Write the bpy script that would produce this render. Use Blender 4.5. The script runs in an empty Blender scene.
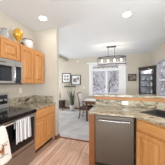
import bpy, bmesh, math, random
from mathutils import Vector, Matrix
random.seed(7)
S = bpy.context.scene
COL = S.collection
PI = math.pi

# ------------------------------------------------------------------ camera, world, lights, exposure
CAM_H = 1.37
cd = bpy.data.cameras.new('camera'); cam = bpy.data.objects.new('camera', cd); COL.objects.link(cam)
cam.location = (0, 0, CAM_H); cam.rotation_euler = (PI/2, 0, math.radians(17.4))
cd.sensor_width = 36; cd.lens = 24.0; cd.shift_y = 0.0091; cd.clip_start = 0.05
S.camera = cam

EXPOSURE = 0.48
WORLD_STRENGTH = 1.0
REAR_FILL_W = 8.0
SIDE_FILL_W = 30.0
SINK_FILL_W = 44.0
UP_FILL_W = 122.0
CAN_W = 2.0
CHANDELIER_W = 3.6

w = bpy.data.worlds.new('sky'); S.world = w; w.use_nodes = True
bg = w.node_tree.nodes['Background']
bg.inputs['Color'].default_value = (0.97, 0.97, 0.985, 1); bg.inputs['Strength'].default_value = WORLD_STRENGTH

def area(name, loc, rot, sx, sy, power, color):
    l = bpy.data.lights.new(name, 'AREA'); l.shape = 'RECTANGLE'; l.size = sx; l.size_y = sy
    l.energy = power; l.color = color
    o = bpy.data.objects.new(name, l); COL.objects.link(o); o.location = loc; o.rotation_euler = rot
    return o
# added fill lamps outside made-up openings behind the camera and far left
area('fill_rear', (-0.3, -3.62, 1.35), (PI/2, 0, 0), 3.0, 2.1, REAR_FILL_W, (0.93, 0.97, 1.0))
area('fill_side', (-4.72, 4.0, 1.35), (PI/2, 0, -PI/2), 2.0, 2.0, SIDE_FILL_W, (0.93, 0.97, 1.0))

area('fill_sink', (1.66, .75, 1.65), (PI/2, 0, PI/2), 1.3, 1.1, SINK_FILL_W, (0.95, 0.97, 1.0))  # added fill lamp, unseen, brightening the left cabinets from the right
# added fill lamps tilted upward at the same openings to brighten the ceiling
area('upfill_rear', (-0.3, -3.75, 0.9), (PI/2 + math.radians(48), 0, 0), 3.0, 1.4, UP_FILL_W, (0.76, 0.91, 1.0))
area('upfill_side', (-4.85, 4.0, 0.9), (PI/2 + math.radians(45), 0, -PI/2), 2.0, 1.2, UP_FILL_W*.24, (0.9, 0.95, 1.0))

S.view_settings.view_transform = 'Standard'; S.view_settings.look = 'None'
S.view_settings.gamma = 1; S.view_settings.use_curve_mapping = False
S.view_settings.exposure = EXPOSURE

# ------------------------------------------------------------------ materials
def lin(c):
    return tuple(((v/255)/12.92 if v/255 <= .04045 else ((v/255+.055)/1.055)**2.4) for v in c) + (1,)
def mat(name, rgb, rough=.5, metal=0.0, **kw):
    m = bpy.data.materials.new(name); m.use_nodes = True
    p = m.node_tree.nodes['Principled BSDF']
    p.inputs['Base Color'].default_value = lin(rgb)
    p.inputs['Roughness'].default_value = rough; p.inputs['Metallic'].default_value = metal
    for k, v in kw.items(): p.inputs[k.replace('_', ' ')].default_value = v
    return m
def nodes(m): return m.node_tree.nodes, m.node_tree.links, m.node_tree.nodes['Principled BSDF']
def coords(m, scale=(1,1,1), rot=(0,0,0), kind='Object'):
    n, l, p = nodes(m)
    t = n.new('ShaderNodeTexCoord'); mp = n.new('ShaderNodeMapping')
    mp.inputs['Scale'].default_value = scale; mp.inputs['Rotation'].default_value = rot
    l.new(t.outputs[kind], mp.inputs['Vector']); return mp.outputs['Vector']
def ramp(m, fac, stops):
    n, l, p = nodes(m)
    r = n.new('ShaderNodeValToRGB')
    while len(r.color_ramp.elements) < len(stops): r.color_ramp.elements.new(.5)
    for e, (pos, c) in zip(r.color_ramp.elements, stops): e.position = pos; e.color = lin(c)
    l.new(fac, r.inputs['Fac']); return r.outputs['Color']
def noise(m, vec, scale, detail=3, rough=.5, dist=0):
    n, l, p = nodes(m)
    t = n.new('ShaderNodeTexNoise'); t.inputs['Scale'].default_value = scale
    t.inputs['Detail'].default_value = detail; t.inputs['Roughness'].default_value = rough
    t.inputs['Distortion'].default_value = dist
    l.new(vec, t.inputs['Vector']); return t.outputs['Fac']
def mixc(m, a, b, fac=.5, mode='MIX'):
    n, l, p = nodes(m)
    x = n.new('ShaderNodeMixRGB'); x.blend_type = mode
    for i, v in (('Color1', a), ('Color2', b), ('Fac', fac)):
        if isinstance(v, (float, int)): x.inputs[i].default_value = v
        elif isinstance(v, tuple): x.inputs[i].default_value = lin(v)
        else: l.new(v, x.inputs[i])
    return x.outputs['Color']
def base(m, c): n, l, p = nodes(m); l.new(c, p.inputs['Base Color'])
def bump(m, h, strength=.2, dist=.01):
    n, l, p = nodes(m)
    b = n.new('ShaderNodeBump'); b.inputs['Strength'].default_value = strength; b.inputs['Distance'].default_value = dist
    l.new(h, b.inputs['Height']); l.new(b.outputs['Normal'], p.inputs['Normal'])

def oak(name, sc, c1, c2, c3, rough=.42):
    m = mat(name, c2, rough)
    v = coords(m, sc)
    f = noise(m, v, 1.0, 4, .6, .6)
    base(m, ramp(m, f, [(.2, c1), (.5, c2), (.8, c3)]))
    return m
OAK_V = oak('oak upright grain', (28, 28, 2.2), (176, 118, 66), (203, 143, 82), (215, 159, 98))
OAK_H = oak('oak level grain', (2.2, 2.2, 30), (176, 118, 66), (204, 146, 86), (216, 162, 102))
OAK_TRIM = oak('oak trim', (3, 3, 30), (112, 60, 26), (136, 78, 34), (152, 92, 46))

OAK_BAND = oak('oak band', (2.2, 30, 30), (150, 95, 48), (176, 118, 66), (190, 134, 80))
def wall_mat(name, rgb):
    m = mat(name, rgb, .85)
    v = coords(m, (1, 1, 1)); bump(m, noise(m, v, 180, 2), .06, .003)
    return m
WALL = wall_mat('beige wall paint', (202, 194, 180))
CEIL = wall_mat('white ceiling paint', (230, 233, 236))
WHITE = mat('white painted trim', (236, 236, 238), .45)

def floor_mat():
    m = mat('hardwood planks', (190, 150, 120), .38)
    n, l, p = nodes(m)
    v = coords(m, (1, 1, 1), (0, 0, PI/2))
    b = n.new('ShaderNodeTexBrick')
    b.inputs['Scale'].default_value = 1; b.inputs['Brick Width'].default_value = 1.05; b.inputs['Row Height'].default_value = .085
    b.inputs['Mortar Size'].default_value = .0018; b.inputs['Mortar Smooth'].default_value = .2; b.inputs['Bias'].default_value = 0
    b.offset = .37; b.offset_frequency = 3
    b.inputs['Color1'].default_value = lin((250, 224, 206)); b.inputs['Color2'].default_value = lin((208, 164, 136))
    b.inputs['Mortar'].default_value = lin((120, 84, 62))
    l.new(v, b.inputs['Vector'])
    g = noise(m, coords(m, (26, 1.6, 1)), 1.0, 4, .6, .5)
    gr = ramp(m, g, [(.3, (214, 196, 184)), (.6, (255, 255, 255))])
    base(m, mixc(m, b.outputs['Color'], gr, 1.0, 'MULTIPLY'))
    return m
PLANK = floor_mat()
def carpet_mat():
    m = mat('grey carpet', (188, 186, 186), .95)
    v = coords(m); f = noise(m, v, 260, 3, .7); g = noise(m, v, 3, 3)
    a = ramp(m, f, [(.3, (192, 191, 192)), (.7, (222, 220, 219))])
    base(m, mixc(m, a, ramp(m, g, [(.35, (225, 225, 227)), (.65, (255, 255, 255))]), 1.0, 'MULTIPLY'))
    bump(m, f, .5, .01); return m
CARPET = carpet_mat()
def granite_mat():
    m = mat('mottled granite', (170, 155, 130), .16)
    n, l, p = nodes(m)
    v = coords(m, (1, 1, 1), (.3, .2, .6))
    big = noise(m, coords(m, (3.5, 9, 7), (.3, .2, .7)), 1.0, 4, .62, 1.4)
    fine = noise(m, v, 55, 4, .7)
    a = ramp(m, big, [(.30, (74, 66, 58)), (.40, (126, 115, 96)), (.49, (184, 174, 152)), (.70, (204, 196, 178))])
    b = ramp(m, fine, [(.36, (110, 98, 84)), (.5, (214, 206, 190)), (.66, (250, 246, 236))])
    base(m, mixc(m, a, b, .42, 'MULTIPLY'))
    return m
GRANITE = granite_mat()
def steel_mat(name, rgb, sc, r=.32):
    m = mat(name, rgb, r, .9)
    f = noise(m, coords(m, sc), 1.0, 2)
    n, l, p = nodes(m)
    mr = n.new('ShaderNodeMapRange'); mr.inputs['To Min'].default_value = r-.07; mr.inputs['To Max'].default_value = r+.1
    l.new(f, mr.inputs['Value']); l.new(mr.outputs['Result'], p.inputs['Roughness'])
    return m
STEEL = steel_mat('brushed stainless steel', (112, 105, 96), (2, 2, 140), .29)
STEEL_M = steel_mat('warm stainless steel', (164, 156, 147), (4, 4, 300))
STEEL_L = steel_mat('light stainless steel', (188, 186, 183), (4, 4, 300))
CHROME = mat('bright metal', (215, 215, 215), .2, 1.0)
BLACKG = mat('black glass', (16, 16, 18), .08)
BLACK = mat('black enamel', (24, 24, 26), .3)
DARKGAP = mat('dark gap', (18, 16, 15), .8)
COOKTOP = mat('black ceramic cooktop', (14, 14, 16), .12)
RING = mat('grey burner ring', (60, 60, 62), .25)
SINKM = mat('charcoal composite', (66, 63, 61), .45)
PLASTIC = mat('white plastic', (228, 224, 214), .4)
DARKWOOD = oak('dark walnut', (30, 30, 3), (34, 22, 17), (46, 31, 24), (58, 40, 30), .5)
TABLEWOOD = oak('table walnut', (3, 30, 30), (84, 54, 38), (110, 74, 52), (128, 90, 64), .25)
BLACKWOOD = mat('black picture frame wood', (34, 30, 28), .4)
def glass_mat(name, tint=(250, 252, 255), refl=.06):
    m = bpy.data.materials.new(name); m.use_nodes = True
    n, l = m.node_tree.nodes, m.node_tree.links; n.remove(n['Principled BSDF'])
    t = n.new('ShaderNodeBsdfTransparent'); t.inputs['Color'].default_value = lin(tint)
    g = n.new('ShaderNodeBsdfGlossy'); g.inputs['Roughness'].default_value = .02
    lw = n.new('ShaderNodeLayerWeight'); fr = n.new('ShaderNodeMath'); fr.operation = 'POWER'; fr.inputs[1].default_value = 6
    l.new(lw.outputs['Facing'], fr.inputs[0])
    x = n.new('ShaderNodeMixShader')
    l.new(fr.outputs[0], x.inputs['Fac']); l.new(t.outputs[0], x.inputs[1]); l.new(g.outputs[0], x.inputs[2])
    l.new(x.outputs[0], n['Material Output'].inputs['Surface']); return m
GLASS = glass_mat('window glass')
def emit_mat(name, rgb, s):
    m = mat(name, rgb, .5); p = m.node_tree.nodes['Principled BSDF']
    p.inputs['Emission Color'].default_value = lin(rgb); p.inputs['Emission Strength'].default_value = s
    return m
LAMPDISC = emit_mat('lit lamp lens', (255, 248, 236), 6)
BULB = emit_mat('lit bulb', (255, 246, 230), 5)

# ------------------------------------------------------------------ mesh helpers
class MB:
    def __init__(self): self.bm = bmesh.new()
    def box(self, x0, x1, y0, y1, z0, z1, bev=0, M=None):
        vs = [self.bm.verts.new((x, y, z)) for x in (x0, x1) for y in (y0, y1) for z in (z0, z1)]
        f = [(0,1,3,2), (4,6,7,5), (0,4,5,1), (2,3,7,6), (0,2,6,4), (1,5,7,3)]
        fs = [self.bm.faces.new([vs[i] for i in q]) for q in f]
        if bev:
            ed = list({e for g in fs for e in g.edges})
            r = bmesh.ops.bevel(self.bm, geom=ed, offset=bev, segments=2, affect='EDGES', profile=.6)
            vs = list({v for g in r['faces'] for v in g.verts} | {v for v in vs if v.is_valid})
        if M is not None: bmesh.ops.transform(self.bm, matrix=M, verts=vs)
        return self
    def frustum(self, x0, x1, z0, z1, yb, yf, ins):
        b = [self.bm.verts.new(p) for p in ((x0,yb,z0), (x1,yb,z0), (x1,yb,z1), (x0,yb,z1))]
        t = [self.bm.verts.new(p) for p in ((x0+ins,yf,z0+ins), (x1-ins,yf,z0+ins), (x1-ins,yf,z1-ins), (x0+ins,yf,z1-ins))]
        self.bm.faces.new(t); self.bm.faces.new(b[::-1])
        for i in range(4): self.bm.faces.new((b[i], b[(i+1)%4], t[(i+1)%4], t[i]))
        return self
    def prism(self, pts, z0, z1):
        a = [self.bm.verts.new((x, y, z0)) for x, y in pts]; b = [self.bm.verts.new((x, y, z1)) for x, y in pts]
        self.bm.faces.new(a[::-1]); self.bm.faces.new(b)
        for i in range(len(pts)): self.bm.faces.new((a[i], a[(i+1)%len(pts)], b[(i+1)%len(pts)], b[i]))
        return self
    def lathe(self, prof, c=(0,0,0), n=20, sx=1, sy=1, M=None):
        rings = []; allv = []
        for r, z in prof:
            if r < 1e-5: ring = [self.bm.verts.new((c[0], c[1], c[2]+z))]
            else: ring = [self.bm.verts.new((c[0]+sx*r*math.cos(2*PI*k/n), c[1]+sy*r*math.sin(2*PI*k/n), c[2]+z)) for k in range(n)]
            rings.append(ring); allv += ring
        for a, b in zip(rings, rings[1:]):
            for k in range(n):
                q = [a[k%len(a)], a[(k+1)%len(a)], b[(k+1)%len(b)], b[k%len(b)]]
                u = []
                for v in q:
                    if v not in u: u.append(v)
                if len(u) > 2:
                    try: self.bm.faces.new(u)
                    except ValueError: pass
        if M is not None: bmesh.ops.transform(self.bm, matrix=M, verts=allv)
        return self
    def tube(self, pts, rad, n=8, cap=True):
        pts = [Vector(p) for p in pts]
        rad = rad if isinstance(rad, (list, tuple)) else [rad]*len(pts)
        rings = []; up = None
        for i, p in enumerate(pts):
            t = (pts[min(i+1, len(pts)-1)] - pts[max(i-1, 0)]).normalized()
            if up is None: up = t.orthogonal().normalized()
            a = (up - t*up.dot(t));  a = a.normalized() if a.length > 1e-6 else t.orthogonal().normalized()
            up = a; b = t.cross(a)
            rings.append([self.bm.verts.new(p + rad[i]*(a*math.cos(2*PI*k/n)+b*math.sin(2*PI*k/n))) for k in range(n)])
        for a, b in zip(rings, rings[1:]):
            for k in range(n): self.bm.faces.new((a[k], a[(k+1)%n], b[(k+1)%n], b[k]))
        if cap: self.bm.faces.new(rings[0][::-1]); self.bm.faces.new(rings[-1])
        return self
    def ball(self, c, r, n=12, s=(1,1,1)):
        g = bmesh.ops.create_uvsphere(self.bm, u_segments=n, v_segments=max(6, n//2), radius=r)
        for v in g['verts']: v.co = Vector((v.co.x*s[0]+c[0], v.co.y*s[1]+c[1], v.co.z*s[2]+c[2]))
        return self
    def build(self, name, m, parent=None, smooth=False, loc=None):
        bmesh.ops.recalc_face_normals(self.bm, faces=self.bm.faces)
        me = bpy.data.meshes.new(name); self.bm.to_mesh(me); self.bm.free()
        for p in me.polygons: p.use_smooth = smooth
        for q in (m if isinstance(m, list) else [m]): me.materials.append(q)
        o = bpy.data.objects.new(name, me); COL.objects.link(o)
        if parent is not None: o.parent = parent
        if loc is not None: o.location = loc
        return o
def tag(o, label, cat, group=None):
    o['label'] = label; o['category'] = cat
    if group: o['group'] = group
    return o
def thing(name, label, cat, loc=(0,0,0), rz=0, group=None):
    o = bpy.data.objects.new(name, None); COL.objects.link(o); o.empty_display_size = .1
    o.location = loc; o.rotation_euler = (0, 0, rz)
    return tag(o, label, cat, group)
def struct(o, label=None):
    o['kind'] = 'structure'
    if label: o['label'] = label
    return o
def box(name, m, x0, x1, y0, y1, z0, z1, parent=None, bev=0):
    return MB().box(x0, x1, y0, y1, z0, z1, bev).build(name, m, parent)

# ------------------------------------------------------------------ the room
CE = 2.77; BACK = 5.62; RIGHT = 1.5; LEFT = -2.11; REAR = -3.5; FARL = -4.6
PART0, PART1 = 2.41, 2.53
struct(box('floor', PLANK, LEFT-.12, RIGHT+.12, REAR-.12, PART1, -.1, 0), 'kitchen floor of light brown hardwood planks')
struct(box('floor', CARPET, FARL-.12, RIGHT+.12, PART1, BACK+.12, -.1, .004), 'pale grey carpet of the dining area')
struct(box('ceiling', CEIL, FARL-.12, RIGHT+.12, REAR-.12, BACK+.12, CE, CE+.1), 'flat white ceiling')
struct(box('wall_left', WALL, LEFT-.12, LEFT, REAR-.12, PART0, 0, CE), 'beige wall behind the range')
b = MB(); b.box(FARL, -1.43, PART0, PART1, 0, CE, .012)
struct(b.build('wall_partition', WALL), 'beige wall end between kitchen and dining area')

def wall_with_hole(name, axis, at, th, a0, a1, h0, h1, z0, z1, label):
    m = MB()
    def bx(p0, p1, q0, q1):
        if axis == 'Y': m.box(p0, p1, min(at, at+th), max(at, at+th), q0, q1)
        else: m.box(min(at, at+th), max(at, at+th), p0, p1, q0, q1)
    bx(a0, h0, 0, CE); bx(h1, a1, 0, CE); bx(h0, h1, 0, z0); bx(h0, h1, z1, CE)
    return struct(m.build(name, WALL), label)
W1 = (-1.25, .13, .86, 2.40)
wall_with_hole('wall_back', 'Y', BACK, .12, FARL-.12, RIGHT+.12, W1[0], W1[1], W1[2], W1[3], 'beige back wall of the dining area')
W2 = (3.45, 4.98, .5, 2.22)
wall_with_hole('wall_right', 'X', RIGHT, .12, 1.6, BACK, W2[0], W2[1], W2[2], W2[3], 'beige right wall')
wall_with_hole('wall_right', 'X', RIGHT, .12, REAR, 1.6, .1, 1.4, 1.1, 2.2, 'beige right wall with an added opening for the fill lamp by the sink corner')  # opening made up to admit the sink-side fill
wall_with_hole('wall_rear', 'Y', REAR, -.12, LEFT, RIGHT, -1.8, 1.2, .25, 2.4, 'beige wall behind the viewpoint')  # opening added for the unseen rear fill lamps
wall_with_hole('wall_far', 'X', FARL, -.12, PART1, BACK, 3.0, 5.0, .3, 2.35, 'beige far left wall')  # opening added for the side fill lamps
struct(box('trim_1', WALL, -2.95, -2.68, PART1, BACK, 2.64, CE), 'beige dropped beam under the dining ceiling')
struct(box('trim_2', OAK_TRIM, -1.43, -.46, PART1-.025, PART1+.02, .0045, .012), 'oak strip where planks meet carpet')
# baseboards
struct(box('baseboard_back', OAK_TRIM, FARL, RIGHT, BACK-.016, BACK, .004, .09, bev=.003), 'oak baseboard along the back wall')
b = MB(); b.box(-1.43, -1.414, PART0-.016, PART1+.016, .006, .09, .003); b.box(-1.478, -1.43, PART0-.016, PART0, 0.002, .09, .003); b.box(FARL, -1.43, PART1, PART1+.016, .006, .09, .003)
struct(b.build('baseboard_partition', OAK_TRIM), 'oak baseboard wrapping the wall end')
struct(box('baseboard_right', OAK_TRIM, RIGHT-.016, RIGHT, 2.75, BACK-.016, .006, .09, bev=.003), 'oak baseboard along the right wall')

# window 1 (back wall)
w1 = thing('window_1', 'white double window with bare trees outside, behind the raised bar', 'window', ((W1[0]+W1[1])/2, BACK, W1[2])); w1['kind'] = 'structure'
ox, oz = (W1[0]+W1[1])/2, W1[2]
def w1box(name, m, x0, x1, y0, y1, z0, z1, bev=.004, extra=None):
    b = MB(); b.box(x0-ox, x1-ox, y0-BACK, y1-BACK, z0-oz, z1-oz, bev)
    for e in (extra or []): b.box(e[0]-ox, e[1]-ox, e[2]-BACK, e[3]-BACK, e[4]-oz, e[5]-oz, bev)
    return b.build(name, m, w1)
w1box('casing', WHITE, -1.385, -1.25, BACK-.025, BACK-.001, .80, 2.40, extra=[(.13, .415, BACK-.025, BACK-.001, .80, 2.40), (.16, .20, BACK-.034, BACK-.024, .84, 2.38), (.345, .385, BACK-.034, BACK-.024, .84, 2.38)])
w1box('cornice', WHITE, -1.50, .44, BACK-.09, BACK-.001, 2.402, 2.47)
w1box('sill', WHITE, -1.42, .43, BACK-.07, BACK-.001, .76, .80)
w1box('frame', WHITE, -1.25, -1.20, BACK+.01, BACK+.08, .86, 2.40, extra=[(.08, .13, BACK+.01, BACK+.08, .86, 2.40), (-1.2, .08, BACK+.01, BACK+.08, .86, .92), (-1.2, .08, BACK+.01, BACK+.08, 2.36, 2.40), (-.55, -.455, BACK+.01, BACK+.08, .92, 2.36), (-1.2, -.55, BACK+.01, BACK+.08, 2.03, 2.10), (-.455, .08, BACK+.01, BACK+.08, 2.03, 2.10)])
w1box('pane', GLASS, -1.20, -.55, BACK+.04, BACK+.046, .92, 2.03, 0)
w1box('pane', GLASS, -.455, .08, BACK+.04, BACK+.046, .92, 2.03, 0)
w1box('header_board', WHITE, -1.25, .13, BACK-.012, BACK-.002, 2.06, 2.40, 0)
SCROLL = mat('grey scroll paint', (112, 110, 112), .6)
b = MB()
def curl(cx, cz, r, d, turns=1.35):
    pts = []
    for k in range(16):
        t = k/15; a = d*(PI*2*turns*t) + (PI if d > 0 else 0)
        rr = r*(1-.72*t); pts.append((cx+rr*math.cos(a)-ox, -.016, cz+rr*math.sin(a)-oz))
    b.tube(pts, .012, 5)
for k in range(11):
    cx = -1.15 + k*.115
    curl(cx, 2.235 + (.012 if k%2 else -.012), .055, 1 if k%2 else -1)
for zz in (2.155, 2.315): b.tube([(-1.21-ox, -.016, zz-oz), (.08-ox, -.016, zz-oz)], .005, 5)
b.build('scroll_ornament', SCROLL, w1)

# window 2 (right wall)
w2 = thing('window_2', 'grey framed window on the right wall beside the corner cabinet', 'window', (RIGHT, (W2[0]+W2[1])/2, W2[2])); w2['kind'] = 'structure'
GREYFR = mat('grey window frame', (176, 176, 180), .5)
def w2box(name, m, boxes, bev=.004):
    b = MB(); oy = (W2[0]+W2[1])/2
    for (x0, x1, y0, y1, z0, z1) in boxes: b.box(x0-RIGHT, x1-RIGHT, y0-oy, y1-oy, z0-W2[2], z1-W2[2], bev)
    return b.build(name, m, w2)
w2box('frame', GREYFR, [(RIGHT-.015, RIGHT+.1, W2[0], W2[0]+.06, W2[2], W2[3]), (RIGHT-.015, RIGHT+.1, W2[1]-.06, W2[1], W2[2], W2[3]), (RIGHT-.015, RIGHT+.1, W2[0]+.06, W2[1]-.06, W2[2], W2[2]+.06), (RIGHT-.015, RIGHT+.1, W2[0]+.06, W2[1]-.06, W2[3]-.06, W2[3])])
w2box('rail', WHITE, [(RIGHT+.03, RIGHT+.07, W2[0]+.06, W2[1]-.06, 1.49, 1.55)])
w2box('pane', GLASS, [(RIGHT+.045, RIGHT+.05, W2[0]+.06, W2[1]-.06, W2[2]+.06, 1.49)], 0)
w2box('pane', GLASS, [(RIGHT+.045, RIGHT+.05, W2[0]+.06, W2[1]-.06, 1.55, W2[3]-.06)], 0)

# outdoors
SNOW = mat('snowy ground', (226, 226, 236), .8)
b = MB(); b.box(-30, 40, BACK+.2, 40, -.5, -.35); b.box(RIGHT+.2, 40, -8, BACK+.2, -.5, -.35)
g = b.build('ground', SNOW); struct(g, 'pale snowy ground outside the windows')
BARK = mat('grey mauve bark', (108, 96, 93), .9)
TWIG = mat('pale grey twigs', (158, 146, 142), .9)
BARKP = mat('frosted pale bark', (226, 223, 226), .9)
def tree_mesh(seed, H, m, name):
    rnd = random.Random(seed); b = MB()
    def grow(p, d, L, r, lvl):
        pts = [p]; rad = [r]; q = p; dd = d.copy()
        nseg = 4 if lvl < 2 else 3
        for k in range(nseg):
            dd = (dd + Vector((rnd.uniform(-.2,.2), rnd.uniform(-.2,.2), rnd.uniform(-.08,.12)))).normalized()
            q = q + dd*(L/nseg); pts.append(q); rad.append(r*(1-.55*(k+1)/nseg))
        b.tube(pts, rad, 5 if lvl < 2 else 3, False)
        if lvl < 4:
            nk = (13, 6, 5, 4)[lvl]
            for k in range(nk):
                t = rnd.uniform(.12 if lvl == 0 else .2, 1); i = min(int(t*nseg), nseg-1)
                o = pts[i].lerp(pts[i+1], t*nseg-i)
                a = rnd.uniform(0, 2*PI); side = Vector((math.cos(a), math.sin(a), rnd.uniform(-.1, .7))).normalized()
                nd = (d*.75 + side*.6).normalized()
                grow(o, nd, L*rnd.uniform(.42, .62), max(r*.42*(1-.3*t), .007), lvl+1)
    grow(Vector((0, 0, -.05)), Vector((0, 0, 1)), H, H*.013, 0)
    return b
def tree(x, y, o=None, seed=1, H=5, m=None, label='', rz=0, s=1):
    if o is None: o = tree_mesh(seed, H, m, 'bare_tree').build('bare_tree', m)
    else: o = o.copy(); COL.objects.link(o)
    o.location = (x, y, -.35); o.rotation_euler = (0, 0, rz); o.scale = (s, s, s)
    return tag(o, label, 'tree', 'bare winter trees outside')
L1 = 'grey leafless tree seen through the window glass'
L2 = 'frosted pale leafless tree seen through the window glass'
t1 = tree(-2.9, 11.2, None, 3, 5.2, BARK, L1); t2 = tree(1.4, 11.0, None, 5, 5.4, BARK, L1)
t3 = tree(-.8, 8.4, None, 9, 3.8, BARKP, L2)
for i, (x, y, src) in enumerate([(-.9, 14.6, t2), (5.6, 14.2, t1), (4.6, 9.4, t3)]):
    tree(x, y, src, label=src['label'], rz=1+i*1.7, s=1+.1*(i % 2))
rnd = random.Random(21); b = MB()
for k in range(2600):
    x = rnd.uniform(-9, 12); y = rnd.uniform(18.5, 21.5); z = rnd.uniform(-.4, 4.2); L_ = rnd.uniform(.8, 2.4); a = rnd.gauss(0, .7); q = rnd.uniform(-.5, .5)
    p0 = Vector((x, y, z)); d_ = Vector((math.sin(a), q, math.cos(a)))
    b.tube([p0, p0+d_*L_*.5, p0+d_*L_+Vector((rnd.uniform(-.3, .3), 0, rnd.uniform(-.2, .3)))], [.035, .024, .008], 3, False)
o = b.build('thicket', TWIG); o['kind'] = 'stuff'; tag(o, 'far tangle of bare grey twigs behind the trees outside', 'thicket')

# ------------------------------------------------------------------ cabinets
def door(parent, x0, x1, z0, z1, y=0.0, name='door', arch=False):
    """raised panel door, front at local -y"""
    th = .024; st = .055; b = MB()
    b.box(x0, x0+st, y-th, y, z0, z1, .003); b.box(x1-st, x1, y-th, y, z0, z1, .003)
    b.box(x0+st, x1-st, y-th, y, z0, z0+st, .003); b.box(x0+st, x1-st, y-th, y, z1-st, z1, .003)
    d = b.build(name, OAK_V, parent)
    p = MB(); p.box(x0+st-.002, x1-st+.002, y-.005, y-.001, z0+st-.002, z1-st+.002); p.frustum(x0+st+.02, x1-st-.02, z0+st+.02, z1-st-.02, y-.005, y-.022, .028)
    p.build('panel', OAK_V, d)
    return d
def drawer(parent, x0, x1, z0, z1, y=0.0):
    b = MB(); b.box(x0, x1, y-.012, y, z0, z1); b.frustum(x0, x1, z0, z1, y-.012, y-.02, .012)
    return b.build('drawer_front', OAK_H, parent)

# upper cabinets on the left wall; local x -> world +Y, front -> +X
UX = -1.78; RZL = PI/2
def upper(y0, y1, z0, z1, label, loc_x=UX):
    wd = y1-y0; r = thing('wall_cabinet', label, 'cabinet', (loc_x, y0, z0), RZL, 'oak cabinets on the left wall'); h = z1-z0; dp = loc_x-LEFT-.002
    b = MB(); b.box(0, wd, 0, dp, 0, h, .002); b.box(-.0, wd, -.006, 0, h-.03, h, .002)
    b.build('carcass', OAK_V, r)
    m = wd/2; g = .018
    door(r, g, m-.012, .018, h-.04); door(r, m+.012, wd-g, .018, h-.04)
    return r
YR0, YR1 = .885, 1.645
upper(YR0+.002, YR1-.002, 1.782, 2.145, 'short oak wall cabinet above the microwave')
upper(YR1+.002, PART0-.035, 1.38, 2.145, 'tall oak wall cabinet right of the microwave, against the wall end')
# base cabinet right of the range
BX = -1.48
r = thing('base_cabinet', 'oak base cabinet with drawer and two doors right of the range', 'cabinet', (BX, YR1+.006, 0), RZL)
wd = PART0-.006-(YR1+.006); dp = BX-LEFT-.002
b = MB(); b.box(0, wd, 0, dp, .10, .878, .002); b.build('carcass', OAK_V, r)
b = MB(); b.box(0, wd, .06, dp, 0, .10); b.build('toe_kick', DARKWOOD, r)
drawer(r, .03, wd-.03, .70, .85)
door(r, .03, wd/2-.012, .13, .675); door(r, wd/2+.012, wd-.03, .13, .675)

# left countertop
r = thing('countertop', 'mottled granite countertop right of the range with low backsplash', 'countertop', (LEFT, YR1+.004, .88))
y1 = PART0-.004-(YR1+.004)
b = MB(); b.box(.002, -1.445-LEFT, 0, y1, 0, .03, .006); b.build('slab', GRANITE, r)
b = MB(); b.box(.002, .022, 0, y1, .031, .19, .003); b.build('backsplash', GRANITE, r)
b = MB(); b.box(.024, .60, y1-.02, y1, .031, .19, .003); b.build('side_splash', GRANITE, r)

# ------------------------------------------------------------------ microwave
r = thing('microwave', 'stainless microwave oven mounted over the range', 'microwave', (-1.73, YR0+.003, 1.36), RZL)
W = YR1-YR0-.006; H = .418; D = 2.11-1.73-.003
b = MB(); b.box(0, W, 0, D, 0, H, .004); b.build('body', BLACK, r)
d = MB().box(.002, .60, -.03, -.001, .025, H-.002, .004).build('door', STEEL_L, r)
b = MB(); b.box(.05, .53, -.034, -.03, .06, .31, .003); b.build('window', BLACKG, d)
b = MB(); b.tube([(.565, -.03, .05), (.565, -.065, .065), (.565, -.07, .17), (.565, -.065, .29), (.565, -.03, .305)], .010, 10); b.build('handle', CHROME, d, True)
b = MB()
for k, (x, wdt) in enumerate([(.30,.014), (.320,.012), (.338,.014), (.358,.010), (.374,.014), (.394,.012), (.412,.014)]):
    b.box(x, x+wdt, -.032, -.03, .35, .368)
b.build('lettering', BLACK, d)
b = MB(); b.box(.602, W-.03, -.03, -.001, .025, H-.002, .003); b.build('control_panel', BLACKG, r)
b = MB(); b.box(W-.029, W-.002, -.03, -.001, .025, H-.002, .003); b.build('edge_trim', STEEL_L, r)
b = MB(); b.box(.602, W-.03, -.033, -.0302, H-.10, H-.004, .002); b.build('top_trim', STEEL_L, r)
b = MB(); b.box(.002, W-.002, -.03, -.001, 0, .024, .003); b.build('vent_strip', STEEL, r)

# ------------------------------------------------------------------ range
r = thing('range', 'stainless range with black glass cooktop and oven door', 'stove', (-1.45, YR0+.002, 0), RZL)
W = YR1-YR0-.004; D = 2.11-1.45-.004
b = MB(); b.box(0, W, 0, D, .05, .895, .003); b.build('body', BLACK, r)
b = MB(); b.box(.03, W-.03, .04, D, 0, .05); b.build('plinth', DARKGAP, r)
ct = MB().box(-.001, W+.001, -.07, D-.07, .896, .922, .006).box(-.001, W+.001, -.07, -.004, .862, .8955, .004).build('cooktop', COOKTOP, r)
for (x, y, q) in ((.2, .13, .10), (.56, .13, .085), (.2, .40, .075), (.56, .40, .10)):
    b = MB(); b.lathe([(q, 0), (q, .0012), (q-.006, .0012), (q-.006, 0)], (x, y, .9222), 32); b.build('burner_ring', RING, ct)
bgd = MB().box(0, W, D-.066, D, .897, 1.20, .006).build('backguard', STEEL_L, r)
b = MB(); b.box(.03, W-.035, D-.07, D-.0662, .99, 1.165, .002); b.build('control_panel', BLACKG, bgd)
for x in (.08, .16, .59, .67):
    M = Matrix.Translation((x, D-.071, 1.07)) @ Matrix.Rotation(PI/2, 4, 'X')
    b = MB(); b.lathe([(.0, 0), (.026, 0), (.026, .012), (.020, .030), (0, .030)], (0,0,0), 18, M=M); b.build('knob', STEEL_L, bgd, True)
b = MB(); b.box(.30, .45, D-.073, D-.0702, 1.05, 1.11, .001); b.build('display', mat('grey display', (120, 128, 130), .3), bgd)
od = MB().box(.004, W-.004, -.05, -.002, .335, .858, .006).build('oven_door', STEEL_M, r)
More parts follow.
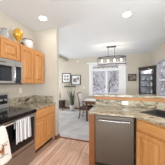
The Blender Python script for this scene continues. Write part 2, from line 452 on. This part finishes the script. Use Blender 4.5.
b = MB(); b.box(.05, W-.05, -.054, -.0502, .395, .80, .004); b.build('window', BLACKG, od)
b = MB(); b.tube([(.05, -.0505, .835), (.05, -.09, .835), (.06, -.10, .835), (W-.06, -.10, .835), (W-.05, -.09, .835), (W-.05, -.0505, .835)], .011, 12)
b.build('handle', CHROME, od, True)
b = MB(); b.box(.004, W-.004, -.045, -.002, .06, .322, .006); b.build('drawer', STEEL_M, r)

# towels over the oven handle: handle centre line at X=-1.35, Z=.835
HX = -1.35
def towel(name, label, m, ya0, ya1, yb0, yb1, zbot, folds, amp, seed):
    b = MB(); nu, nv = 40, 26; R = .0165
    prof = [(-R, .835-.10*(1-k/4)) for k in range(4)]
    prof += [(R*math.cos(a), .835+R*math.sin(a)) for a in [PI - PI*k/6 for k in range(7)]]
    nfront = nv
    prof += [(R, .835-(.835-zbot)*(k+1)/nfront) for k in range(nfront)]
    grid = []
    for i, (dx, z) in enumerate(prof):
        t = max(0, (.835-z)/(.835-zbot)) if i > 9 else 0
        e = t**.7
        row = []
        for j in range(nu+1):
            u = j/nu
            y = (ya0+(ya1-ya0)*u)*(1-e) + (yb0+(yb1-yb0)*u)*e
            rip = amp*(.25+.75*t)*(1+math.sin(2*PI*folds*u+seed+.6*t))*.5 if i > 9 else 0
            row.append(b.bm.verts.new((dx+rip+.001, y-(ya0+ya1)/2, z-.835 + (.006*math.sin(5*u+seed) if i == len(prof)-1 else 0))))
        grid.append(row)
    for a, c in zip(grid, grid[1:]):
        for j in range(nu): b.bm.faces.new((a[j], a[j+1], c[j+1], c[j]))
    o = b.build(name, m, None, True, (HX, (ya0+ya1)/2, .835))
    md = o.modifiers.new('thickness', 'SOLIDIFY'); md.thickness = .003; md.offset = 1
    return tag(o, label, 'towel')
STRIPE = mat('striped towel cloth', (225, 224, 220), .9)
n, l, p = nodes(STRIPE)
wv = n.new('ShaderNodeTexWave'); wv.bands_direction = 'Y'; wv.inputs['Scale'].default_value = 8.5; wv.inputs['Distortion'].default_value = 0
l.new(coords(STRIPE), wv.inputs['Vector'])
base(STRIPE, ramp(STRIPE, wv.outputs['Fac'], [(.2, (140, 140, 142)), (.4, (206, 205, 203)), (.8, (222, 221, 219))]))
WCLOTH = mat('white towel cloth', (232, 228, 220), .9)
towel('striped_towel', 'white and grey striped dish towel hanging from the oven handle', STRIPE, 1.18, 1.43, 1.16, 1.44, .54, 3.3, .022, .4)
tw = towel('printed_towel', 'white dish towel with a brown animal print on the oven handle', WCLOTH, .90, 1.015, .87, 1.11, .385, 1.2, .010, 2.0)
BROWN = mat('brown print', (158, 96, 48), .9); GREENP = mat('grey green print', (120, 118, 96), .9)
b = MB(); X0 = .0355; cy = .9575
def blob(y, z, ry, rz_, rot=0):
    y = .985+(y-.99)*.8; z = .585+(z-.62)*.8; ry *= .8; rz_ *= .8
    M = Matrix.Translation((X0, y-cy, z-.835)) @ Matrix.Rotation(rot, 4, 'X')
    v0 = len(b.bm.verts); g = bmesh.ops.create_uvsphere(b.bm, u_segments=12, v_segments=8, radius=1)
    for v in g['verts']: v.co = M @ Vector((v.co.x*.002, v.co.y*ry, v.co.z*rz_))
blob(.985, .60, .022, .045); blob(.993, .655, .016, .020); blob(.975, .685, .005, .02, .5); blob(1.012, .683, .005, .02, -.5)
for y in (.968, .980, .992, 1.004): blob(y, .545, .004, .03)
blob(1.035, .655, .014, .014, .3); blob(1.05, .69, .004, .018, -.3); blob(.945, .60, .014, .03, .4)
b.build('animal_print', BROWN, tw, True)
b = MB()
for k in range(7): blob(.93+.022*k, .505+.006*math.sin(2*k), .012, .006)
b.build('grass_print', GREENP, tw, True)

# ------------------------------------------------------------------ decor on top of the wall cabinets
ZT = 2.147
def deco(name, m, prof, x, y, label, n=24, sx=1, sy=1):
    o = MB().lathe(prof, (0,0,0), n, sx, sy).build(name, m, None, True, (x, y, ZT)); return tag(o, label, 'ornament')
PEWTER = mat('grey pewter', (176, 172, 168), .45, .3)
GOLD = mat('amber gold glaze', (214, 160, 52), .22, .25)
WHITEPOT = mat('white glaze', (222, 222, 220), .3)
BRONZE = mat('dark bronze', (92, 78, 66), .4, .3)
r = thing('pitcher', 'grey pewter pitcher on the cabinet top, leftmost ornament', 'pitcher', (-1.90, 1.44, ZT))
MB().lathe([(0,0), (.088,0), (.092,.02), (.080,.09), (.046,.17), (.030,.205), (.026,.20), (.06,.09), (0,.02)], n=24).build('body', PEWTER, r, True)
b = MB(); b.tube([(0, -.034, .19), (0, -.085, .175), (0, -.115, .11), (0, -.084, .05)], .009, 8); b.build('handle', PEWTER, r, True)
b = MB(); b.tube([(0, .018, .185), (0, .035, .21), (0, .046, .225)], [.02, .014, .006], 8); b.build('spout', PEWTER, r, True)
r = thing('gold_vase', 'amber gold bulbous vase on the cabinet top', 'vase', (-1.87, 1.70, ZT))
MB().lathe([(0,0), (.036,0), (.038,.012), (.016,.035), (.018,.06), (.05,.11), (.083,.165), (.094,.21), (.082,.26), (.05,.295), (.03,.308), (.026,.30), (.06,.24), (0,.12)], n=28).build('body', GOLD, r, True)
b = MB(); b.lathe([(.036,.306), (.026,.318), (.012,.335), (.008,.348), (.0,.352)], n=16); b.build('lid', mat('pale gold', (226, 190, 90), .3, .2), r, True)
r = thing('small_jar', 'little dark bronze jar between the gold vase and the white pot', 'jar', (-1.865, 1.80, ZT))
MB().lathe([(0,0), (.03,0), (.04,.03), (.036,.06), (.024,.07), (0,.07)], n=16).build('body', BRONZE, r, True)
MB().lathe([(.026,.0705), (.02,.08), (.006,.086), (.006,.095), (0,.1)], n=12).build('lid', BRONZE, r, True)
r = thing('white_pot', 'white glazed pot with dark rim on the cabinet top', 'pot', (-1.915, 1.985, ZT))
MB().lathe([(0,0), (.09,0), (.105,.02), (.112,.11), (.105,.185), (.10,.19), (.096,.185), (.10,.09), (0,.03)], n=28).build('body', WHITEPOT, r, True)
MB().lathe([(.106,.188), (.110,.193), (.110,.203), (.100,.205), (.099,.191)], n=28).build('rim', BRONZE, r, True)
for s in (-1, 1):
    MB().tube([(0, s*.109, .15), (0, s*.132, .155), (0, s*.134, .12), (0, s*.110, .11)], .006, 8).build('handle', WHITEPOT, r, True)

# ------------------------------------------------------------------ wall plates
def plate(name, label, loc, rz, wide=False, m=PLASTIC, dark=False):
    r = thing(name, label, 'outlet' if 'outlet' in name else 'switch', loc, rz)
    a, c = (.06, .037) if wide else (.037, .06)
    MB().box(-a, a, -.006, -.0005, -c, c, .002).build('cover', m, r)
    b = MB()
    if wide:
        for s in (-1, 1): b.box(s*.022-.015, s*.022+.015, -.008, -.0061, -.013, .013, .001)
    else:
        for s in (-1, 1): b.box(-.013, .013, -.008, -.0061, s*.022-.014, s*.022+.014, .001)
    b.build('socket' if 'outlet' in name else 'rocker', WHITE, r)
    return r
plate('wall_outlet', 'white outlet on the left wall between range and wall end', (LEFT, 1.98, 1.22), PI/2)
plate('light_switch', 'small light switch on the back wall left of the window', (-1.69, BACK, 1.18), 0)

# ------------------------------------------------------------------ peninsula
PF = 1.79            # cabinet front line
EL = -.445           # left end
r = thing('peninsula_end_panel', 'narrow oak end panel left of the dishwasher', 'cabinet panel', (EL, PF, 0))
MB().box(0, .095, 0, .02, 0, .878, .002).build('stile', OAK_TRIM, r)
MB().box(0, .018, .0205, .60, 0, .878, .002).build('side_panel', OAK_V, r)
# dishwasher
r = thing('dishwasher', 'stainless dishwasher with bar handle under the peninsula counter', 'dishwasher', (EL+.097, PF, 0))
W = .595
MB().box(.003, W-.003, .03, .58, .08, .876).build('tub', DARKGAP, r)
MB().box(.006, W-.006, .06, .56, 0, .08).build('toe_kick', BLACK, r)
d = MB().box(.006, W-.006, -.012, .029, .10, .860, .006).build('door', STEEL, r)
b = MB(); b.tube([(.04+.51*k/10, -.045-.012*math.sin(PI*k/10), .80) for k in range(11)], .0085, 10)
for x in (.055, .535): b.tube([(x, -.012, .80), (x, -.047, .80)], .007, 8)
b.build('handle', CHROME, d, True)
MB().box(.006, W-.006, -.005, .029, .861, .876, .002).build('control_strip', BLACK, r)
# diagonal sink cabinet
C0 = Vector((.262, PF, 0)); LDG = .80
r = thing('sink_base_cabinet', 'oak corner sink cabinet set at an angle right of the dishwasher', 'cabinet', C0, -PI/4)
b = MB(); b.box(.0, LDG, 0, .02, .10, .878, .002); b.box(.0, LDG, .0205, .28, .10, .66)
b.build('carcass', OAK_V, r)
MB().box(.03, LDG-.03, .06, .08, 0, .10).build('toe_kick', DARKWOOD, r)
drawer(r, .03, LDG-.03, .715, .85)
door(r, .03, LDG/2-.003, .13, .69); door(r, LDG/2+.003, LDG-.03, .13, .69)
MB().box(.0, .015, -.006, .0, .10, .878).build('filler', DARKWOOD, r)
# right run cabinet
C1 = C0 + Vector((LDG*math.cos(PI/4), -LDG*math.sin(PI/4), 0))
r = thing('base_cabinet', 'oak base cabinet along the right wall past the sink corner', 'cabinet', (C1.x+.004, C1.y-.004, 0), -PI/2)
RW = 1.7
b = MB(); b.box(0, RW, 0, RIGHT-C1.x-.008, .10, .878, .002); b.build('carcass', OAK_V, r)
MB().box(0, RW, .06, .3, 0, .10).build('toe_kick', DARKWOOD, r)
for k in range(2):
    x0 = .03+k*.84; drawer(r, x0, x0+.80, .715, .85); door(r, x0, x0+.395, .13, .69); door(r, x0+.405, x0+.80, .13, .69)

# peninsula countertop with sink hole
SC = Vector((.377, 1.98)); du = Vector((.7071, -.7071)); dv = Vector((.7071, .7071))
SW, SD = .72, .42
ov = .035
pts = [(EL-.018+.03, PF-ov), (C0.x-.012, PF-ov), (C1.x-.035, C1.y-.012), (C1.x-.035, C1.y-RW), (RIGHT-.003, C1.y-RW), (RIGHT-.003, 2.372), (EL-.018, 2.372), (EL-.018, PF-ov+.03), (EL-.018+.009, PF-ov+.009)]
hole = [SC, SC+du*SW, SC+du*SW+dv*SD, SC+dv*SD]
bm = bmesh.new()
def loop(ps):
    vs = [bm.verts.new((q[0], q[1], .88)) for q in ps]
    return [bm.edges.new((vs[i], vs[(i+1) % len(vs)])) for i in range(len(vs))]
eds = loop(pts) + loop(hole)
bmesh.ops.triangle_fill(bm, use_beauty=True, use_dissolve=False, edges=eds)
ex = bmesh.ops.extrude_face_region(bm, geom=list(bm.faces))
bmesh.ops.translate(bm, vec=(0, 0, .03), verts=[v for v in ex['geom'] if isinstance(v, bmesh.types.BMVert)])
x = MB(); x.bm.free(); x.bm = bm
for v in bm.verts: v.co -= Vector((EL, PF, .88))
r = thing('countertop', 'mottled granite countertop over the dishwasher and around the sink', 'countertop', (EL, PF, .88))
x.build('slab', GRANITE, r)
MB().box(0, RIGHT-.003-EL, 2.374-PF, 2.396-PF, .0305, .159, .002).build('backsplash', GRANITE, r)
# sink
r = thing('sink', 'charcoal sink basin set diagonally in the granite corner', 'sink', (SC.x, SC.y, .70), -PI/4)
t = .012
b = MB(); g = .003
b.box(g, SW-g, g, SD-g, 0, .012); b.box(g, t, g, SD-g, .012, .206); b.box(SW-t, SW-g, g, SD-g, .012, .206); b.box(t, SW-t, g, t, .012, .206); b.box(t, SW-t, SD-t, SD-g, .012, .206)
b.build('basin', SINKM, r)
b = MB(); o_ = .018; rz0, rz1 = .2105, .219
b.box(-o_, SW+o_, -o_, t, rz0, rz1, .003); b.box(-o_, SW+o_, SD-t, SD+o_, rz0, rz1, .003); b.box(-o_, t, t, SD-t, rz0, rz1, .003); b.box(SW-t, SW+o_, t, SD-t, rz0, rz1, .003)
b.build('rim', SINKM, r)
b = MB(); b.lathe([(0, 0), (.045, 0), (.045, .004), (.03, .003), (0, .002)], (SW/2, SD/2, .0122), 20); b.build('drain', CHROME, r, True)

# raised bar
struct(box('wall_knee', WALL, EL, RIGHT, 2.40, 2.52, 0, 1.035), 'low beige wall carrying the raised bar')
r = thing('bar_top', 'raised granite bar ledge with oak band along the peninsula', 'bar counter', (EL-.045, 2.35, 1.04))
bw = RIGHT-.003-(EL-.045)
MB().box(0, bw, 0, .37, .063, .105, .007).build('slab', GRANITE, r)
MB().box(.012, bw, .018, .345, 0, .062, .004).build('oak_band', OAK_BAND, r)
r = plate('wall_outlet', 'pale horizontal outlet in the bar backsplash above the dishwasher', (.155, 2.374, .985), 0, True)

# ------------------------------------------------------------------ recessed ceiling lights
def can(x, y, label):
    r = thing('recessed_light', label, 'ceiling light', (x, y, CE), 0, 'recessed ceiling lights')
    MB().lathe([(.10, 0), (.10, -.006), (.082, -.008), (.075, -.003), (.075, 0)], n=32).build('trim_ring', WHITE, r, True)
    MB().lathe([(0, -.002), (.074, -.002), (.074, -.0005), (0, -.0005)], n=32).build('lens', LAMPDISC, r)
    l = bpy.data.lights.new('lamp', 'AREA'); l.shape = 'DISK'; l.size = .14; l.energy = CAN_W; l.color = (1, .97, .92)
    o = bpy.data.objects.new('lamp', l); COL.objects.link(o); o.parent = r; o.location = (0, 0, -.012)
can(-1.51, 1.99, 'round recessed ceiling light above the left countertop')
can(.19, 2.38, 'round recessed ceiling light above the raised bar')

# ------------------------------------------------------------------ chandelier
CX, CY = -.2, 4.23
r = thing('chandelier', 'oval drum chandelier with glowing bulbs over the dining table', 'chandelier', (CX, CY, CE))
GUN = mat('gunmetal', (92, 92, 104), .35, .8)
MB().box(-.17, .17, -.05, .05, -.035, -.001, .006).build('canopy', GUN, r)
for s in (-1, 1):
    MB().tube([(s*.115, 0, -.035), (s*.115, 0, -.42)], .008, 8).build('rod', GUN, r, True)
def oval(z0, z1, a, bb, th):
    b = MB(); n = 48; vs = []
    for k in range(n):
        c, s = math.cos(2*PI*k/n), math.sin(2*PI*k/n)
        vs.append([b.bm.verts.new((q*c*(1 if i else 1), w_*s, z)) for i, (q, w_, z) in enumerate([(a, bb, z0), (a, bb, z1), (a-th, bb-th, z1), (a-th, bb-th, z0)])])
    for k in range(n):
        A, B = vs[k], vs[(k+1) % n]
        for i in range(4): b.bm.faces.new((A[i], A[(i+1) % 4], B[(i+1) % 4], B[i]))
    return b
oval(-.425, -.395, .52, .19, .012).build('top_hoop', GUN, r, True)
oval(-.70, -.67, .52, .19, .012).build('bottom_hoop', GUN, r, True)
# organza-like woven shade: wires
b = MB(); n = 120
for k in range(n):
    c, s = math.cos(2*PI*k/n), math.sin(2*PI*k/n)
    b.tube([(.514*c, .184*s, -.67), (.514*c, .184*s, -.425)], .0028, 4, False)
for z in (-.62, -.57, -.52, -.47):
    b.tube([(.514*math.cos(2*PI*k/36), .184*math.sin(2*PI*k/36), z) for k in range(37)], .0014, 4, False)
sh = b.build('wire_shade', mat('grey wire mesh', (128, 126, 124), .6), r)
MB().tube([(-.50, 0, -.41), (.50, 0, -.41)], .009, 8).build('crossbar', GUN, r, True)
for k in range(4):
    x0 = -.345+.23*k
    sk = MB().lathe([(0, -.411), (.016, -.411), (.018, -.47), (0, -.47)], (x0, 0, 0), 12).build('socket', GUN, r, True)
    MB().lathe([(0, -.4705), (.010, -.475), (.022, -.51), (.026, -.53), (.020, -.555), (0, -.565)], (x0, 0, 0), 16).build('bulb', BULB, sk, True)
    l = bpy.data.lights.new('bulb_light', 'POINT'); l.energy = CHANDELIER_W; l.color = (1, .9, .76); l.shadow_soft_size = .05
    o = bpy.data.objects.new('bulb_light', l); COL.objects.link(o); o.parent = r; o.location = (x0, 0, -.66)

# ------------------------------------------------------------------ dining set
TX0, TX1, TY0, TY1 = -1.2, .85, 3.80, 4.70
r = thing('dining_table', 'brown wooden dining table behind the raised bar', 'table', ((TX0+TX1)/2, (TY0+TY1)/2, .004))
hw, hd = (TX1-TX0)/2, (TY1-TY0)/2
MB().box(-hw, hw, -hd, hd, .715, .746, .006).build('tabletop', TABLEWOOD, r)
b = MB(); b.box(-hw+.08, hw-.08, -hd+.06, -hd+.085, .63, .714); b.box(-hw+.08, hw-.08, hd-.085, hd-.06, .63, .714); b.box(-hw+.08, -hw+.105, -hd+.085, hd-.085, .63, .714); b.box(hw-.105, hw-.08, -hd+.085, hd-.085, .63, .714)
b.build('apron', TABLEWOOD, r)
for sx in (-1, 1):
    for sy in (-1, 1):
        cx, cy = sx*(hw-.14), sy*(hd-.12)
        MB().box(cx-.033, cx+.033, cy-.033, cy+.033, 0, .63, .005).build('leg', TABLEWOOD, r)
GLARE_WHITE = mat('white table glare', (236, 235, 234), .85)
o = MB().box(-hw-.0, hw, -.33, .33, 0, .004, .001).build('table_glare', GLARE_WHITE, None, False, ((TX0+TX1)/2, (TY0+TY1)/2, .7505)); tag(o, 'white sheet along the dining table standing for window glare', 'painted reflection')  # white sheet stands in for window light reflected in the glossy tabletop
CHW = oak('chair wood', (30, 30, 4), (66, 44, 36), (88, 60, 48), (104, 74, 58), .35)
FAB = mat('pale grey chair fabric', (214, 210, 210), .9); SEATF = mat('dark mauve seat fabric', (86, 74, 84), .85)
# chair faces +X (local +x)
r = thing('dining_chair', 'wooden dining chair with pale back and dark seat at the table end', 'chair', (-1.14, 4.22, .004), math.radians(-4))
MB().box(-.20, .25, -.22, .22, .43, .49, .02).build('seat', SEATF, r, True)
b = MB(); b.box(-.205, .24, -.215, -.19, .37, .428); b.box(-.205, .24, .19, .215, .37, .428); b.box(.215, .24, -.19, .19, .37, .428); b.box(-.205, -.18, -.19, .19, .37, .428)
b.build('seat_frame', CHW, r)
for s in (-1, 1):
    MB().tube([(.215, s*.20, 0), (.215, s*.20, .37)], [.016, .022], 8).build('leg', CHW, r, True)
    MB().tube([(-.26, s*.20, 0), (-.215, s*.20, .25), (-.215, s*.20, .46), (-.265, s*.20, .76), (-.335, s*.20, 1.01)], [.018, .02, .023, .02, .017], 8).build('leg', CHW, r, True)
    MB().tube([(.215, s*.20, .17), (-.225, s*.20, .17)], .010, 8).build('stretcher', CHW, r, True)
M = Matrix.Translation((-.215, 0, .55)) @ Matrix.Rotation(-.22, 4, 'Y')
MB().box(-.012, .03, -.178, .178, 0, .44, .012, M).build('backrest', FAB, r, True)
MB().tube([(-.328, -.19, .995), (-.340, 0, 1.01), (-.328, .19, .995)], .018, 8).build('top_rail', CHW, r, True)

# ------------------------------------------------------------------ back wall, left side
def picture(name, x0, x1, z0, z1, fw, label, m, mw=None, art=None):
    cx, cz = (x0+x1)/2, (z0+z1)/2; a, c = (x1-x0)/2, (z1-z0)/2
    r = thing(name, label, 'picture', (cx, BACK-.001, cz))
    b = MB(); b.box(-a, -a+fw, -.03, 0, -c, c, .004); b.box(a-fw, a, -.03, 0, -c, c, .004); b.box(-a+fw, a-fw, -.03, 0, -c, -c+fw, .004); b.box(-a+fw, a-fw, -.03, 0, c-fw, c, .004)
    b.build('frame', m, r)
    MB().box(-a+fw, a-fw, -.012, -.004, -c+fw, c-fw).build('mat_board' if mw else 'picture_print', WHITE if mw else art, r)
    if mw:
        for (px0, px1, pz0, pz1) in mw:
            MB().box(px0, px1, -.0145, -.0122, pz0, pz1).build('picture_print', art, r)
    return r
def art_mat(name, c1, c2, c3, s):
    m = mat(name, c2, .6); base(m, ramp(m, noise(m, coords(m), s, 4, .6), [(.35, c1), (.5, c2), (.65, c3)])); return m
ART = art_mat('grey photo print', (60, 58, 58), (132, 130, 128), (196, 196, 196), 14)
ART2 = art_mat('brown photo print', (48, 38, 30), (110, 96, 84), (180, 172, 160), 12)
quad = [(-.135, -.02, .03, .15), (.02, .135, .03, .15), (-.135, -.02, -.13, -.02), (.02, .135, -.13, -.02)]
picture('picture_frame', -2.96, -2.455, 1.44, 1.97, .036, 'dark framed picture with four small prints, upper left on the back wall', BLACKWOOD, quad, ART)
picture('picture_frame', -2.40, -1.87, 1.315, 1.86, .036, 'dark framed picture with large grey prints, hanging lower beside the first', BLACKWOOD, [(-.16, .04, -.12, .10), (.06, .17, -.02, .15)], ART)
picture('picture_frame', .50, .86, 1.51, 1.84, .035, 'small dark framed picture between window and corner cabinet', DARKWOOD, None, ART2)
o = MB().box(-.31, .31, -.14, 0, 0, .045, .003).build('wall_shelf', BLACKWOOD, None, False, (-2.47, BACK-.001, 1.21)); tag(o, 'narrow black floating shelf under the framed pictures', 'shelf')
r = thing('wall_sensor', 'small white round sensor high on the back wall', 'sensor', (-2.02, BACK-.001, 2.60))
M = Matrix.Rotation(PI/2, 4, 'X'); MB().lathe([(0, .03), (.035, .028), (.045, .012), (.045, 0), (0, 0)], n=20, M=M).build('cover', WHITE, r, True)

# end table and lamp
r = thing('end_table', 'small dark wooden end table in the far left corner by the wall end', 'table', (-2.82, 5.28, .004))
MB().box(-.24, .17, -.18, .18, .46, .49, .004).build('tabletop', DARKWOOD, r)
MB().box(-.20, .13, -.15, .15, .14, .459, .004).build('drawer_box', DARKWOOD, r)
for sx in (-1, 1):
    for sy in (-1, 1): MB().box(-.035+sx*.17-.018, -.035+sx*.17+.018, sy*.155-.018, sy*.155+.018, 0, .139).build('leg', DARKWOOD, r)
r = thing('table_lamp', 'table lamp with white shade on the dark end table', 'lamp', (-2.95, 5.28, .4955))
MB().lathe([(0,0), (.075,0), (.075,.02), (.03,.04), (.05,.12), (.075,.24), (.06,.36), (.025,.46), (.012,.5), (.012,.66), (0,.66)], n=24).build('base', mat('beige ceramic', (202, 194, 180), .4), r, True)
MB().lathe([(.17,.655), (.13,.985), (.128,.985), (.168,.655)], n=32).build('lamp_shade', emit_mat('lit lamp shade', (244, 240, 232), .08), r, True)

# snake plant
r = thing('snake_plant', 'tall green snake plant in a white pot by the back wall', 'plant', (-2.18, 5.2, .004))
MB().lathe([(0,0), (.105,0), (.135,.27), (.142,.28), (.142,.30), (.13,.30), (.12,.26), (0,.25)], n=28).build('pot', WHITEPOT, r, True)
MB().lathe([(0,.262), (.119,.262), (.119,.268), (0,.268)], n=20).build('soil', mat('soil', (58, 46, 38), .9), r)
LEAFM = art_mat('snake plant leaf', (38, 52, 40), (62, 80, 60), (104, 116, 92), 18)
rnd = random.Random(4)
for k in range(15):
    a = k*2.4; q = .02+.055*rnd.random(); L = rnd.uniform(.5, .98); lean = rnd.uniform(.04, .22)
    b = MB(); N = 8; Lf = []; 
    dirx, diry = math.cos(a), math.sin(a); tx, ty = -diry, dirx
    for i in range(N+1):
        t = i/N; wv_ = .030*(0.55+.9*t-1.45*t**3) if t < .98 else .001
        tw_ = .8*t; cx = dirx*(q+lean*t*t); cy = diry*(q+lean*t*t); z = .262+L*t
        ux, uy = tx*math.cos(tw_)-ty*math.sin(tw_), tx*math.sin(tw_)+ty*math.cos(tw_)
        wv_ = max(wv_, .0015)
        Lf.append([b.bm.verts.new((cx-ux*wv_, cy-uy*wv_, z)), b.bm.verts.new((cx+dirx*.008, cy+diry*.008, z)), b.bm.verts.new((cx+ux*wv_, cy+uy*wv_, z))])
    for A, B in zip(Lf, Lf[1:]):
        for i in range(2): b.bm.faces.new((A[i], A[i+1], B[i+1], B[i]))
    lf = b.build('leaf', LEAFM, r, True); md = lf.modifiers.new('thickness', 'SOLIDIFY'); md.thickness = .004

# ------------------------------------------------------------------ corner curio cabinet
r = thing('corner_cabinet', 'dark wood corner display cabinet with glass door in the dining corner', 'cabinet', (1.25, 5.36, .004))
def L(p): return (p[0]-1.25, p[1]-5.36)
A_, B_, C_, D_, E_ = (.955, 5.60), (.985, 5.53), (1.415, 5.10), (1.482, 5.07), (1.482, 5.60)
MB().prism([L(q) for q in (A_, B_, C_, D_, E_)], 0, .62).build('base_cupboard', DARKWOOD, r)
MB().prism([L(q) for q in (A_, B_, C_, D_, E_)], 2.0, 2.04).build('top_board', DARKWOOD, r)
MB().prism([L(q) for q in ((.925, 5.602), (.955, 5.50), (1.385, 5.07), (1.484, 5.035), (1.484, 5.602))], 2.041, 2.11).build('cornice', DARKWOOD, r)
PALE = mat('pale lining', (206, 206, 208), .35)
MB().prism([L(q) for q in ((.96, 5.60), (.96, 5.588), (1.482, 5.588), (1.482, 5.60))], .621, 1.999).build('back_panel', PALE, r)
MB().prism([L(q) for q in ((1.47, 5.075), (1.482, 5.075), (1.482, 5.587), (1.47, 5.587))], .621, 1.999).build('side_panel', DARKWOOD, r)
MB().prism([L(q) for q in ((.955, 5.587), (.985, 5.53), (1.012, 5.53), (.985, 5.587))], .621, 1.999).build('post', DARKWOOD, r)
MB().prism([L(q) for q in ((1.415, 5.10), (1.469, 5.075), (1.469, 5.14), (1.42, 5.13))], .621, 1.999).build('post', DARKWOOD, r)
for z in (.95, 1.25, 1.52, 1.77):
    MB().prism([L(q) for q in ((1.0, 5.586), (1.022, 5.545), (1.42, 5.146), (1.468, 5.146), (1.468, 5.586))], z, z+.014).build('shelf', mat('shelf wood', (72, 52, 42), .4) if z == .95 else bpy.data.materials['shelf wood'], r)
# glass door on the diagonal: local frame
dd = MB(); P0, P1 = Vector((.994, 5.512)), Vector((1.408, 5.098)); LD = (P1-P0).length
MD = Matrix.Translation((P0.x-1.25, P0.y-5.36, 0)) @ Matrix.Rotation(-PI/4, 4, 'Z')
for q in ((0, .028, .63, 1.99), (LD-.032, LD, .63, 1.99), (.028, LD-.032, .63, .68), (.028, LD-.032, 1.95, 1.99)):
    dd.box(q[0], q[1], -.022, -.004, q[2], q[3], .003, MD)
dr = dd.build('door', DARKWOOD, r)
MB().box(.028, LD-.032, -.015, -.011, .68, 1.95, 0, MD).build('pane', GLASS, dr)
MB().ball((0, 0, 0), .013, 10).build('knob', CHROME, dr, True, tuple((MD @ Vector((.03, -.034, 1.2)))[:]))
MB().box(.14, .20, .06, .12, 1.975, 1.999).build('lamp', LAMPDISC, r)  # added glowing block, part of the fill that brightens the shelves
l = bpy.data.lights.new('cabinet_fill', 'POINT'); l.energy = 1.6; l.color = (1, .97, .93); l.shadow_soft_size = .03  # point fill added to brighten the cabinet interior
o = bpy.data.objects.new('cabinet_fill', l); COL.objects.link(o); o.parent = r; o.location = (.06, .04, 1.93)
# contents
CHINA = mat('white china', (232, 232, 234), .25)
def dish(kind, x, y, z, label):
    if kind == 'cup': pr = [(0,0), (.02,0), (.024,.006), (.035,.05), (.038,.07), (.035,.07), (.03,.045), (0,.01)]
    elif kind == 'vase': pr = [(0,0), (.03,0), (.045,.06), (.03,.12), (.018,.15), (.026,.17), (.02,.17), (.012,.15), (0,.1)]
    elif kind == 'bowl': pr = [(0,0), (.03,0), (.055,.03), (.075,.06), (.071,.06), (.05,.03), (0,.012)]
    o = MB().lathe(pr, n=20).build('china_'+kind, CHINA, None, True, (x, y, z)); tag(o, label, kind)
for zi, z in enumerate((.964, 1.264, 1.534, 1.784)):
    s = ('lowest', 'second lowest', 'third', 'top')[zi]
    dish('vase', 1.38, 5.25, z+.005, 'white china vase at the right of the corner cabinet\'s %s shelf' % s)
    dish('cup', 1.28, 5.36, z+.005, 'white china cup in the middle of the corner cabinet\'s %s shelf' % s)
    dish('bowl', 1.14, 5.50, z+.005, 'white china bowl at the left of the corner cabinet\'s %s shelf' % s)
